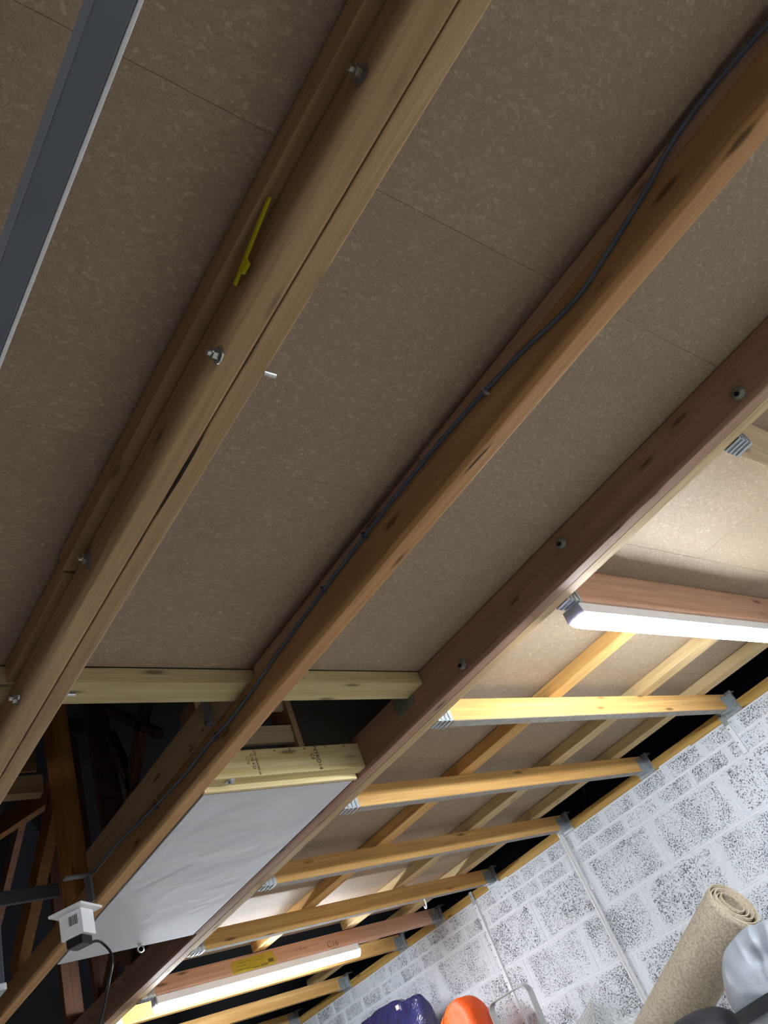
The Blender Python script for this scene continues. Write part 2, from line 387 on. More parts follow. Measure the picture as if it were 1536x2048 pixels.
for y, z in ((0.604, 1.004), (1.566, 1.012)):
    obj('bolt_stud', bmo(cyl, (0.645, y, z), (0.668, y, z), 0.0045, 10), m_zinc, t)
bm = bmesh.new(); bm.faces.new([bm.verts.new(p) for p in ((0.6055, 0.74, 0.9985), (0.609, 0.80, 0.9985), (0.6095, 0.86, 0.9985), (0.606, 0.97, 0.9985), (0.6035, 0.86, 0.9985))]); obj('split', bm, m_dark, t)
# yellow tape caught between chord and packer
bm = bmesh.new()
for a, c in (((0.5475, 0.36, 1.082), (0.5535, 0.50, 1.058)),): bar(bm, a, c, 0.0035, 0.007)
box(bm, 0.550, 0.556, 0.455, 0.475, 1.05, 1.066)
obj('yellow_tape', bm, m_tape, t)

# middle: a single chord with webs
t = thing('roof_truss', (1.216, 1.5, 1.0), 'single brown timber chord with a grey cable clipped along its side', 'timber beam', 'roof truss chords')
t2 = t
beam(t, 'bottom_chord', W1, 1.193, 1.240, -3.0, 8.1, 1.0, 1.095, 0.004, 0.0)
B('packer', wood(1, *RED, name='red_packer_wood'), t, 1.199, 1.24, -2.9, 0.78, 1.095, 1.134, 0.002)
B('packer', wood(1, *RED, name='red_packer_wood'), t, 1.203, 1.24, 0.79, 1.62, 1.095, 1.134, 0.002)
B('doubling_timber', wood(1, (222, 192, 156), (196, 162, 124), name='doubling_wood'), t, 1.190, 1.232, 1.73, 2.90, 1.097, 1.198, 0.002)
obj('web', bmo(box, 1.19, 1.255, 3.05, 3.17, 1.10, 2.75, 0.002), wood(2, (228, 164, 92), (204, 138, 70), name='post_wood'), t)  # post colour lightened to stand for lamp light on it
obj('web', bmo(bar, (1.225, 3.22, 1.61), (1.225, 4.6, 1.98), 0.045, 0.09), WZ, t)
obj('web', bmo(bar, (1.225, 3.20, 1.56), (1.225, 3.86, 1.12), 0.045, 0.09), WZ, t)
obj('top_chord', bmo(bar, (1.216, 8.0, 1.14), (1.216, 4.45, 3.35), 0.045, 0.1), W1, t)
obj('web', bmo(bar, (1.225, 4.6, 1.98), (1.225, 4.75, 3.1), 0.045, 0.09), WZ, t)
bm = bmesh.new(); bm.faces.new([bm.verts.new(p) for p in ((1.2085, 0.595, 0.9982), (1.2078, 0.64, 0.9982), (1.2055, 0.68, 0.9982), (1.2015, 0.715, 0.9982), (1.203, 0.67, 0.9982), (1.2052, 0.63, 0.9982))]); obj('splinter_crack', bm, m_dark, t)
for y, z in ((1.905, 1.125), (1.93, 1.118), (2.02, 1.12)): obj('screw_head', bmo(cyl, (1.190, y, z), (1.186, y, z), 0.0035, 8), m_zinc, t)
# right of it: two plies bolted with dome-headed bolts
t = thing('roof_truss', (1.9, 1.5, 1.0), 'double chord in shaded tan wood with dull dome bolts where the joist hangers meet it', 'timber beam', 'roof truss chords')
t3 = t
beam(t, 'bottom_chord', wood(1, (178, 142, 120), (150, 114, 94), name='shaded_tan_wood'), 1.856, 1.8995, -3.0, 8.1, 1.0, 1.1335, 0.003)  # tan ply coloured darker to stand for shade on its side
beam(t, 'bottom_chord', wood(1, (206, 178, 138), (176, 146, 106), name='edge_wood'), 1.9005, 1.946, -3.0, 8.1, 1.0, 1.0845, 0.003)
for y, z in ((0.301, 1.039), (0.925, 1.094), (1.449, 1.037)): domebolt(t, (1.856, y, z))
B('joint_plate', m_dullbolt, t, 1.8535, 1.8565, 1.70, 1.80, 1.06, 1.115, 0.001)
for p, q, s in (((1.9, 4.2, 1.13), (1.9, 4.2, 3.1), 0.13), ((1.9, 3.5, 2.31), (1.9, 3.92, 1.93), 0.07), ((1.9, 4.05, 2.35), (1.9, 3.90, 1.93), 0.05), ((1.9, 4.04, 2.51), (1.9, 3.5, 2.02), 0.045),
                ((1.9, 3.92, 1.93), (1.9, 3.55, 1.13), 0.08), ((1.9, 4.66, 1.14), (1.9, 4.66, 2.9), 0.09), ((1.9, 4.40, 1.29), (1.9, 4.62, 1.13), 0.06), ((1.9, 5.1, 1.14), (1.9, 5.1, 2.6), 0.10)):
    obj('web', bmo(bar, p, q, 0.05, s, (1, 0, 0) if abs(p[1]-q[1]) < 0.01 else (0, 0, 1)), WZm, t)
obj('top_chord', bmo(bar, (1.9, 8.0, 1.18), (1.9, 4.45, 3.35), 0.045, 0.1), W1m, t)
# left-hand truss over the camera, its lower edge shades the others
t = thing('roof_truss', (-0.06, 1.5, 1.0), 'plain timber chord on the far side of the steel rail', 'timber beam', 'roof truss chords')
beam(t, 'bottom_chord', W1, -0.085, -0.04, -3.0, 8.1, 1.0, 1.095, 0.003)
B('packer', W1g, t, -0.085, -0.04, -2.9, 1.62, 1.095, 1.134, 0.002)

# braces running across the webs
br = thing('cross_brace', (0.9, 3.16, 1.7), 'short brown brace crossing behind the tall web post, high in the dark loft', 'timber beam')
B('timber', W0m, br, 0.3, 1.195, 3.24, 3.30, 1.62, 1.70, 0.002)
B('timber', W0m, br, 0.3, 1.195, 3.30, 3.315, 1.75, 1.86, 0.002)
br = thing('binder', (1.0, 3.19, 1.2), 'grey loft binder low behind the white socket box', 'timber beam')
B('timber', plain('grey_timber', (96, 98, 104), 0.8, 0, 0.12, 10), br, 0.66, 1.19, 3.19, 3.21, 1.165, 1.215, 0.002)

# ---------------- pieces crossing between the chords ----------------
nz_ = thing('cross_timber', (0.9, 1.66, 1.088), 'pale greenish timber laid flat across the chords where the chipboard stops', 'timber beam')
B('timber', W0p, nz_, -0.6, 1.855, 1.634, 1.728, 1.089, 1.1345, 0.003)
tr = thing('hatch_trimmer', (1.55, 2.06, 1.02), 'pale timber trimmer with stamped ink marks above the loft hatch', 'timber beam')
B('timber', wood(0, (214, 198, 152), (180, 156, 100), name='trimmer_wood'), tr, 1.2405, 1.8555, 2.042, 2.088, 1.014, 1.107, 0.002)
def stamp(body, x, z, size, parent, mat, y=2.0413, rot=-90, name='stamp'):
    cu = bpy.data.curves.new(name, 'FONT'); cu.body = body; cu.size = size; cu.extrude = 0.0002
    o = bpy.data.objects.new(name, cu); C.objects.link(o)
    dg = bpy.context.evaluated_depsgraph_get(); me = bpy.data.meshes.new_from_object(o.evaluated_get(dg))
    bpy.data.objects.remove(o); bpy.data.curves.remove(cu)
    q = bpy.data.objects.new(name, me); C.objects.link(q); me.materials.clear(); me.materials.append(mat)
    R = Matrix.Rotation(math.radians(90), 4, 'X'); R2 = Matrix.Rotation(math.radians(rot), 4, 'Z')
    me.transform(R @ R2); q.parent = parent
    q.location = Vector((x, y, z)) - (parent_loc(parent)-Vector((0, 0, CZ)))
    return q
stamp('NYRO14', 1.655, 1.105, 0.023, tr, m_ink); stamp('CE', 1.637, 1.078, 0.019, tr, m_ink)
stamp('DRY GRADED 24', 1.418, 1.103, 0.0115, tr, m_ink); stamp('C16 KD', 1.402, 1.092, 0.016, tr, m_ink); stamp('C16', 1.384, 1.084, 0.017, tr, m_faint)
for x, z in ((1.50, 1.098), (1.56, 1.10), (1.62, 1.098), (1.71, 1.10), (1.79, 1.099)): obj('knot', bmo(cyl, (x, 2.0425, z), (x, 2.0415, z), 0.004, 10), m_faint, tr)
obj('washer', bmo(cyl, (1.318, 2.060, 1.0145), (1.318, 2.060, 1.0105), 0.016, 16), m_galv, tr)
obj('screw', bmo(cyl, (1.318, 2.060, 1.0105), (1.318, 2.060, 1.004), 0.006, 10), m_zinc, tr)

# ---------------- loft hatch and ladder ----------------
h = thing('loft_hatch', (1.55, 2.75, 0.995), 'pale grey rectangular loft hatch panel between two dark chords', 'hatch')
bm = bmesh.new(); box(bm, 1.247, 1.832, 2.108, 3.455, 0.998, 1.012, 0.0015); obj('panel', bm, m_panel, h)
B('edge_strip', m_edge, h, 1.247, 1.832, 2.1035, 2.1075, 0.9975, 1.0125, 0.0005)
B('front_frame', wood(0, (236, 220, 176), (214, 192, 140), name='frame_wood'), h, 1.2405, 1.838, 2.0885, 2.1015, 0.9965, 1.03, 0.001)
B('side_frame', W1m, h, 1.8395, 1.8548, 2.108, 3.455, 0.999, 1.014, 0.001)
bm = bmesh.new(); tube(bm, [(1.571+0.013*math.cos(a), 3.415, 0.977+0.013*math.sin(a)) for a in [math.pi/2+i*2*math.pi/10 for i in range(10)]], 0.0035, 8, 1, closed=True)
cyl(bm, (1.571, 3.415, 0.998), (1.571, 3.415, 0.988), 0.0035, 8); cyl(bm, (1.571, 3.415, 0.9982), (1.571, 3.415, 0.9955), 0.010, 12)
obj('hook_eye', bm, m_zinc, h)
h.rotation_euler = (0, 0, 0)
ld = thing('folding_ladder', (1.5, 2.1, 1.2), 'wooden folding loft ladder with grooved treads standing above the hatch', 'ladder')
WL = wood(2, (206, 176, 140), (180, 146, 112), name='ladder_wood')
for x in (1.28, 1.64):
    bm = bmesh.new(); vs = box(bm, x, x+0.024, 2.089, 2.20, 1.03, 1.335, 0.002); obj('stile', bm, WL, ld)
for z in (1.16, 1.29):
    bm = bmesh.new(); box(bm, 1.305, 1.639, 2.10, 2.122, z, z+0.066, 0.004)
    for k in range(4): box(bm, 1.305, 1.639, 2.0965, 2.1, z+0.022+0.0115*k, z+0.028+0.0115*k, 0)
    obj('tread', bm, wood(0, (222, 204, 172), (196, 172, 136), name='tread_wood'), ld)
br2 = obj('pivot_bracket', bmo(box, 1.180, 1.189, 1.86, 1.89, 1.10, 1.23, 0.001), m_cap, ld)
obj('pivot_arm', bmo(bar, (1.184, 1.87, 1.12), (1.25, 1.93, 1.30), 0.02, 0.006), m_cap, ld)
for y, z in ((1.866, 1.21), (1.884, 1.12), (1.868, 1.112)): obj('bracket_screw', bmo(cyl, (1.180, y, z), (1.175, y, z), 0.004, 8), m_zinc, ld)

# ---------------- cable along the middle chord ----------------
cb = thing('electric_cable', (1.185, 1.2, 1.08), 'flat grey electric cable snaking along the side of the single chord', 'cable')
pts = [(-1.5, 1.08), (-0.7, 1.085), (-0.32, 1.105), (-0.19, 1.116), (-0.10, 1.121), (-0.016, 1.113), (0.059, 1.092), (0.126, 1.078), (0.19, 1.067), (0.258, 1.056), (0.327, 1.06), (0.43, 1.078), (0.536, 1.088), (0.659, 1.097), (0.797, 1.10), (0.92, 1.10), (1.084, 1.096), (1.317, 1.086), (1.503, 1.075), (1.646, 1.062), (1.79, 1.055), (1.901, 1.061), (2.081, 1.058), (2.386, 1.074), (2.593, 1.094), (2.80, 1.101), (2.865, 1.105)]
bm = bmesh.new(); tube(bm, [(1.1865 if y < 1.7 else 1.1835, y, z) for y, z in pts], (0.0035, 0.0068), 8, 4, flat=(1, 0, 0)); 
obj('cable', bm, m_cable, cb, True)
for y, z in ((0.545, 1.088), (1.86, 1.058), (1.02, 1.098), (1.22, 1.09), (2.3, 1.068)):
    obj('cable_clip', bmo(box, 1.180, 1.1925, y-0.003, y+0.003, z-0.009, z+0.011, 0.001), m_cap if y < 0.6 else m_cable, cb)

# ---------------- socket box ----------------
sx = thing('socket_box', (1.10, 2.83, 0.89), 'white flanged power box with barcode and black plug under the chord', 'socket')
R = Matrix.Rotation(math.radians(38), 3, 'Z'); pv = Vector((1.10, 2.83, 0.93))
bm = bmesh.new(); box(bm, 1.10-0.065, 1.10+0.065, 2.83-0.062, 2.83+0.062, 0.966, 0.975, 0.003, R, pv); obj('flange', bm, m_white, sx)
bm = bmesh.new(); box(bm, 1.10-0.037, 1.10+0.037, 2.83-0.042, 2.83+0.042, 0.885, 0.9655, 0.003, R, pv); obj('case', bm, m_white, sx)
bm = bmesh.new(); box(bm, 1.10-0.03, 1.10+0.03, 2.83-0.030, 2.83+0.030, 0.857, 0.8845, 0.003, R, pv); pg = obj('plug', bm, m_black, sx)
bm = bmesh.new(); box(bm, 1.10-0.0385, 1.10-0.0375, 2.83-0.028, 2.83+0.012, 0.918, 0.952, 0, R, pv); lb = obj('barcode_label', bm, m_white, sx)
bm = bmesh.new()
yy = -0.026
for wd in (2, 1, 3, 1, 2, 1, 1, 3, 2, 1):
    box(bm, 1.10-0.0392, 1.10-0.0386, 2.83+yy, 2.83+yy+wd*0.0009, 0.92, 0.95, 0, R, pv); yy += wd*0.0009+0.0018
obj('barcode_bars', bm, m_ink, lb)
bm = bmesh.new(); tube(bm, [(1.136, 2.845, 0.868), (1.17, 2.86, 0.874), (1.2, 2.885, 0.868), (1.215, 2.87, 0.83), (1.21, 2.862, 0.79), (1.2, 2.875, 0.755), (1.195, 2.90, 0.72), (1.2, 3.0, 0.66), (1.2, 3.25, 0.55), (1.2, 3.5, 0.3), (1.2, 3.55, -0.2), (1.2, 3.55, -1.40)], 0.0045, 8, 5); obj('power_lead', bm, m_black, sx, True)
bm = bmesh.new(); box(bm, 1.1835, 1.1925, 2.88, 2.935, 1.02, 1.115, 0.001); box(bm, 1.105, 1.1925, 2.895, 2.925, 1.115, 1.121, 0.001); bar(bm, (1.186, 2.90, 1.024), (1.135, 2.86, 0.976), 0.035, 0.004)
obj('mounting_bracket', bm, m_cap, sx)

# ---------------- joists between the double chord and the wall ----------------
def hanger(parent, x0, x1, y0, y1, z0, h_, facing, wall=False):
    """galvanised U-shaped hanger round a joist end, three pressed ribs, nailing flanges"""
    bm = bmesh.new(); g = 0.0022
    box(bm, x0, x1, y0-g, y1+g, z0-g, z0, 0)
    box(bm, x0, x1, y0-g, y0-0.0002, z0, z0+h_, 0); box(bm, x0, x1, y1+0.0002, y1+g, z0, z0+h_, 0)
    for k in range(3):
        xx = x0+(x1-x0)*(0.22+0.27*k)
        box(bm, xx, xx+0.006, y0-g, y1+g, z0-g-0.003, z0-g, 0); box(bm, xx, xx+0.006, y0-g-0.0025, y0-g, z0, z0+h_*0.9, 0)
    if facing < 0:
        fx = x0
        if not wall: box(bm, fx-0.002, fx, y0-0.02, y0-g, z0+0.01, z0+h_, 0)
    else:
        fx = x1
        box(bm, fx, fx+0.003, y0-0.034, y1+0.034, z0-0.02, z0+h_+0.02, 0.001)
        box(bm, fx-0.012, fx+0.0, y0-0.034, y0-0.031, z0-0.012, z0+h_, 0)
        box(bm, fx, 4.12, y0-0.03, y1+0.03, z0+h_+0.012, z0+h_+0.016, 0)
    hg = obj('joist_hanger', bm, m_galv, parent)
    if facing > 0:
        nails = [((fx, y0+dy, z0+dz), (fx-0.004, y0+dy, z0+dz)) for dy in (-0.024, -0.012) for dz in (0.01, 0.035, 0.06)]
        nails += [((fx, y1+dy, z0+0.01), (fx-0.004, y1+dy, z0+0.01)) for dy in (0.012, 0.024)]
    else: nails = [(((x0+x1)/2+0.004, y0-g, z0+dz), ((x0+x1)/2+0.004, y0-g-0.004, z0+dz)) for dz in (0.02, 0.045, 0.065)]
    for a, c in nails: obj('nail', bmo(cyl, a, c, 0.0033, 8), m_zinc, hg)
    return hg
m_resid = plain('old_paint', (178, 172, 164), 0.85, 0, 0.15, 30)
def joist(y, mat, label, zt=1.0845, x0=1.965, x1=4.052, w_=0.045, dz=0.0, resid=False):
    j = thing('ceiling_joist', ((x0+x1)/2, y, 1.0+dz), label, 'timber joist', 'joists hung between the double chord and the wall')
    bm = bmesh.new(); box(bm, x0, x1, y, y+w_, 1.0+dz, zt, 0.002); obj('timber', bm, mat, j)
    if resid: B('paint_residue', m_resid, j, 2.03, 3.985, y+0.003, y+w_-0.002, 1.0+dz-0.0012, 1.0+dz-0.0002, 0)
    hanger(j, 1.947, 2.022, y, y+w_, 1.0+dz, 0.07, -1); hanger(j, 3.99, 4.0665, y, y+w_, 1.0+dz, 0.07, 1)
    return j
W0t = wood(0, (196, 172, 140), (168, 140, 108), name='grey_joist_wood')
joist(0.39, W0t, 'short stretch of weathered pale joist at the picture edge above the nearer lamp', 1.1335)
joist(1.056, W0r, 'deep reddish joist carrying the nearer strip lamp', 1.1335)
joist(1.724, W0, 'bright yellow joist, first beyond the nearer strip lamp', resid=True)
joist(2.338, W0, 'orange joist second beyond the nearer strip lamp', resid=True)
joist(3.012, W0, 'orange joist whose wall hanger sits beside the top of the white conduit', resid=True)
jh = joist(3.725, W0, 'orange joist with a small white cup hook screwed to its underside', resid=True)
j5 = joist(4.318, W0r, 'red-brown joist with a yellow paper label above the farther strip lamp')
joist(4.76, W0, 'brightly lit orange joist just beyond the farther strip lamp', dz=0)
joist(5.52, W0, 'farthest orange joist low down beyond the farther strip lamp')
joist(6.3, W0, 'last joist in the dark at the far end of the wall')
for y in (-2.17, 0.39, 1.056, 4.318):
    j = thing('ceiling_joist', (-1.7, y, 1.0), {-2.17: 'joist over the added lamp behind the camera, beyond the steel rail', 0.39: 'joist without a lamp in the bay beyond the steel rail', 1.056: 'joist over the middle lamp in the bay beyond the steel rail', 4.318: 'joist over the farthest lamp in the bay beyond the steel rail'}[y], 'timber joist', 'joists of the left-hand bay')
    B('timber', W0, j, -3.19, -0.086, y, y+0.045, 1.0, 1.1335)
bm = bmesh.new(); tube(bm, [(3.46, 3.742, 1.0), (3.46, 3.742, 0.985), (3.462, 3.748, 0.966), (3.47, 3.765, 0.955), (3.48, 3.785, 0.962), (3.483, 3.79, 0.975)], 0.0045, 8, 4); obj('cup_hook', bm, m_white, jh, True)
# yellow label stuck on the joist
bm = bmesh.new()
prof = [(2.470, 1.058), (2.485, 1.066), (2.62, 1.070), (2.745, 1.073), (2.749, 1.05), (2.757, 1.03), (2.752, 1.002), (2.63, 1.0012), (2.50, 1.0005), (2.475, 1.0012), (2.474, 1.02), (2.466, 1.035)]
A = [bm.verts.new((x, 4.3172, z)) for x, z in prof]; A2 = [bm.verts.new((x, 4.3164, z)) for x, z in prof]
bm.faces.new(A); bm.faces.new(A2[::-1])
for i in range(len(prof)): bm.faces.new((A[i], A[(i+1) % len(prof)], A2[(i+1) % len(prof)], A2[i]))
yl = obj('paper_label', bm, m_yellow, j5)
bm = bmesh.new()
for x0, x1, z0, z1 in ((2.705, 2.738, 1.018, 1.036), (2.655, 2.70, 1.006, 1.009), (2.655, 2.70, 1.014, 1.017), (2.655, 2.658, 1.006, 1.017), (2.697, 2.70, 1.006, 1.017), (2.60, 2.648, 1.008, 1.012), (2.50, 2.585, 1.016, 1.018), (2.52, 2.60, 1.05, 1.052), (2.62, 2.69, 1.044, 1.046), (2.50, 2.56, 1.034, 1.036), (2.66, 2.69, 1.055, 1.057)):
    box(bm, x0, x1, 4.3158, 4.3163, z0, z1, 0)
obj('print', bm, m_yprint, yl)
stamp('C 24 KD', 2.90, 1.035, 0.022, j5, m_faint, 4.3172, 0); stamp('C16', 3.12, 1.012, 0.05, j5, m_faint, 4.3172, 0)

# battens lying on the joists under the boards, running the other way
def batten(x0, x1, y0, y1, mat, label):
    return tag(obj('ceiling_batten', bmo(box, x0, x1, y0, y1, 1.0852, 1.1342, 0.003), mat), label, 'timber batten', 'battens between joists and boards')
batten(1.9015, 1.975, 1.104, 5.6, W1g, 'narrow yellow batten tight against the dark double chord')
batten(2.615, 2.70, 1.104, 4.31, W1pine, 'waney two-tone batten, nearest of the spaced ones to the dark double chord')
batten(3.255, 3.345, 1.104, 4.31, W1c, 'golden batten midway between the double chord and the wall')
batten(3.775, 3.862, 1.104, 5.6, W1c, 'outermost batten along the edge of the boards beside the dark eaves gap')

# ---------------- strip lamps ----------------
def strip_lamp(x0, x1, y0, label, mat, group, z1=0.9995):
    L = thing('strip_lamp', ((x0+x1)/2, y0+0.03, z1-0.075), label, 'lamp', group)
    yc = y0+0.030
    hous = [(y0, z1), (y0+0.06, z1), (y0+0.063, z1-0.036), (y0+0.054, z1-0.040), (y0+0.006, z1-0.040), (y0-0.003, z1-0.036)]
    bm = bmesh.new(); prism_x(bm, hous, x0+0.006, x1-0.006); obj('housing', bm, m_white, L)
    cap = [(y0-0.001, z1+0.0002), (y0+0.061, z1+0.0002), (y0+0.065, z1-0.035), (y0+0.052, z1-0.058), (y0+0.038, z1-0.071), (y0+0.022, z1-0.071), (y0+0.008, z1-0.058), (y0-0.005, z1-0.035)]
    for a, c in ((x0, x0+0.006), (x1-0.006, x1)):
        bm = bmesh.new(); prism_x(bm, cap, a, c); e = obj('end_cap', bm, m_cap, L)
        xx = a-0.0006 if a == x0 else c+0.0006
        bm = bmesh.new(); tube(bm, [(xx, yc+0.008*math.cos(t_), z1-0.026+0.008*math.sin(t_)) for t_ in [i*math.pi/8 for i in range(16)]], 0.0008, 5, 1, closed=True)
        obj('knockout_ring', bm, m_cap, e)
    bm = bmesh.new()
    dif = [(y0+0.004, z1-0.0405), (y0+0.056, z1-0.0405)]+[(yc+0.027*math.cos(a), z1-0.043-0.026*math.sin(a)) for a in [i*math.pi/8 for i in range(9)]]
    prism_x(bm, dif, x0+0.0065, x1-0.0065); obj('diffuser', bm, mat, L, True)
strip_lamp(2.0, 3.30, 1.064, 'glowing white strip lamp fixed under the deep reddish joist, nearer of the two', m_lamp, 'strip lamps')
strip_lamp(2.025, 3.355, 4.326, 'glowing white strip lamp below the yellow paper label, farther of the two', m_lamp, 'strip lamps')
strip_lamp(-2.05, -0.75, 1.064, 'middle strip lamp in the bay on the far side of the steel rail', m_lampl, 'strip lamps of the left-hand bay')
strip_lamp(-2.05, -0.75, 4.326, 'farthest strip lamp in the bay on the far side of the steel rail', m_lampl, 'strip lamps of the left-hand bay')

strip_lamp(2.0, 3.30, -2.16, 'added strip lamp behind the camera for more bounced light, on the block wall side', m_lamp, 'strip lamps')  # unseen lamp added to bounce more light onto the ceiling
strip_lamp(-2.05, -0.75, -2.16, 'added strip lamp behind the camera for more bounced light, in the bay on the far side of the steel rail', m_lampl, 'strip lamps of the left-hand bay')  # its unseen twin, also added for bounce
joist(-2.17, W0, 'joist behind the camera carrying the added strip lamp', 1.1335)
# ---------------- steel rail over the camera ----------------
rl = thing('door_rail', (0.195, 0.5, 0.8), 'blue-grey steel door rail with a bright lower lip, close overhead', 'rail')
B('channel', m_railgrey, rl, 0.179, 0.211, -2.6, 2.4, 0.80, 0.835, 0.002)
B('lip', m_raillip, rl, 0.2112, 0.216, -2.6, 2.4, 0.7995, 0.8035, 0.001)
for y in (-1.8, 1.9): B('hanger_strap', m_galv, rl, 0.188, 0.2, y, y+0.03, 0.835, 1.134, 0.001)
db = thing('drop_bracket', (0.585, 2.0, 0.54), 'dark steel drop bracket with a bright bottom edge at the picture edge', 'bracket')
B('upright', plain('dark_steel', (60, 66, 76), 0.45, 0.4, 0.1, 10), db, 0.575, 0.603, 1.98, 2.03, 0.56, 0.9995, 0.002)
B('foot', m_galv, db, 0.570, 0.605, 1.975, 2.034, 0.545, 0.5595, 0.002)

# ---------------- fittings on the wall ----------------
cd = thing('wall_conduit', (4.06, 3.1, 0.1), 'white plastic conduit running down the block wall from the wall plate', 'conduit')
bm = bmesh.new(); box(bm, 4.052, 4.0745, 3.075, 3.098, -1.40, 1.045, 0.002); obj('trunking', bm, m_white, cd)
bm = bmesh.new(); box(bm, 4.0455, 4.0518, 3.083, 3.09, -1.40, 1.045, 0.001); obj('ridge', bm, m_white, cd)
bm = bmesh.new(); box(bm, 4.065, 4.0748, 3.055, 3.07, 0.66, 0.69, 0.002); cyl(bm, (4.065, 3.062, 0.675), (4.06, 3.062, 0.675), 0.004, 8); obj('conduit_clip', bm, m_mortar, cd)
def strap(y, z0, z1, label, painted=True):
    s = thing('wall_strap', (4.07, y, z0), label, 'strap', 'galvanised straps holding the wall plate')
    bm = bmesh.new(); box(bm, 4.0635, 4.0665, y, y+0.03, z0, 1.033, 0.0008); box(bm, 4.0635, 4.13, y, y+0.03, 1.0335, 1.036, 0.0005)
    o_ = obj('strap_upper', bm, m_galv, s)
    bm = bmesh.new(); box(bm, 4.0665, 4.0748, y+0.001, y+0.029, z0, 0.975, 0.0008); obj('painted_backing', bm, m_mortar, s)
    k = 1.01
    while k > z0+0.02: obj('nail_hole', bmo(cyl, (4.0635, y+0.02, k), (4.0618, y+0.02, k), 0.0035, 8), m_dark, s); k -= 0.075
    B('painted_face', m_mortar, s, 4.0622, 4.0634, y+0.0015, y+0.0285, z0+0.001, 0.955, 0.0003)
strap(3.952, 0.08, 1.03, 'long painted metal strap down the wall between the conduit and the far end')
strap(1.795, 0.80, 1.03, 'short painted metal strap beside the hanger of the bright yellow joist')
vc = thing('loose_wire', (4.25, 3.0, 1.1), 'thin grey wire curling out of the eaves gap above the conduit', 'wire')
bm = bmesh.new(); tube(bm, [(4.085, 3.09, 1.06), (4.12, 3.12, 1.10), (4.2, 3.12, 1.11), (4.3, 3.05, 1.10), (4.25, 2.93, 1.12), (4.12, 2.82, 1.15)], 0.003, 6, 5); obj('wire', bm, m_cable, vc, True)

# ---------------- shelf below the picture, with the things stacked on it ----------------
ZS = -0.30
sh = thing('storage_shelf', (3.65, 3.6, ZF), 'plain deep shelf along the block wall under the stored things', 'shelf')
B('deck', m_concrete, sh, 3.0, 4.05, 1.2, 6.0, ZS-0.03, ZS, 0.003)
for x in (3.04, 4.0):
    for y in (1.24, 3.6, 5.96): obj('post', bmo(box, x-0.02, x+0.02, y-0.02, y+0.02, ZF, ZS-0.0305, 0.002), m_galv, sh)

# rolled carpet, leaning, open end towards the camera
top = Vector((3.62, 2.068, 0.234)); ax = Vector((0.014, -0.915, 0.404)).normalized()
side = ax.cross(Vector((0, 0, 1))).normalized(); upv = side.cross(ax).normalized()
Lr = 1.02
cr = thing('rolled_carpet', tuple(top-ax*Lr), 'beige rolled-up carpet leaning by the wall with its spiral end showing', 'carpet')
def spiral_pt(th, t_off=0.0):
    turns = th/(2*math.pi); r = 0.134-0.0175*turns+t_off
    sag = 0.93
    return side*math.cos(th-2.2)*r + upv*(math.sin(th-2.2)*r*sag + 0.006*turns) - side*0.007*turns
bm = bmesh.new(); N = 150; TH = 2*math.pi*4.6; th_k = 0.007; rings = []
for i in range(N+1):
    th = TH*i/N; ex = 0.006*math.sin(th*0.5)-0.0035*th/6.28
    row = []
    for off in (0.0, -th_k):
        for s_ in (ex, -Lr*0.02, -Lr*0.5, -Lr):
            p = top+ax*s_+spiral_pt(th, off); row.append(bm.verts.new(p))
    rings.append(row)
for i in range(N):
    a, b_ = rings[i], rings[i+1]
    for k in range(3): bm.faces.new((a[k], a[k+1], b_[k+1], b_[k])); bm.faces.new((a[4+k], b_[4+k], b_[5+k], a[5+k]))
    bm.faces.new((a[0], b_[0], b_[4], a[4])); bm.faces.new((a[3], a[7], b_[7], b_[3]))
for r_ in (rings[0], rings[-1]): bm.faces.new((r_[0], r_[1], r_[2], r_[3], r_[7], r_[6], r_[5], r_[4]))
obj('roll', bm, m_carpet, cr, True)
bm = bmesh.new(); pts = []
for i in range(N+1):
    th = TH*i/N; ex = 0.006*math.sin(th*0.5)-0.0035*th/6.28; pts.append(top+ax*(ex+0.001)+spiral_pt(th, -th_k/2))
tube(bm, pts, (0.0035, 0.0035), 6, 1); obj('cut_edge', bm, m_pile, cr, True)

def blob(bm, c, r, fn, nu=56, nv=36, e=1.0):
    c = Vector(c); rings = []
    sg = lambda v, p: math.copysign(abs(v)**p, v)
    for j in range(nv+1):
        ph = -math.pi/2+math.pi*j/nv; ring = []
        for i in range(nu):
            th = 2*math.pi*i/nu
            d = Vector((sg(math.cos(ph), e)*sg(math.cos(th), e), sg(math.cos(ph), e)*sg(math.sin(th), e), sg(math.sin(ph), e)))
            p = Vector((d.x*r[0], d.y*r[1], d.z*r[2])); p = fn(p, d); ring.append(bm.verts.new(c+p))
        rings.append(ring)
    for j in range(nv):
        for i in range(nu):
            a, b_, c_, d_ = rings[j][i], rings[j][(i+1) % nu], rings[j+1][(i+1) % nu], rings[j+1][i]
            bm.faces.new((a, b_, c_, d_))
    bmesh.ops.remove_doubles(bm, verts=bm.verts, dist=1e-5)
fold = lambda p, s, a, o=0: a*(1-2*abs(mnoise.noise(Vector((p.x*s+o, p.y*s, p.z*s)))))
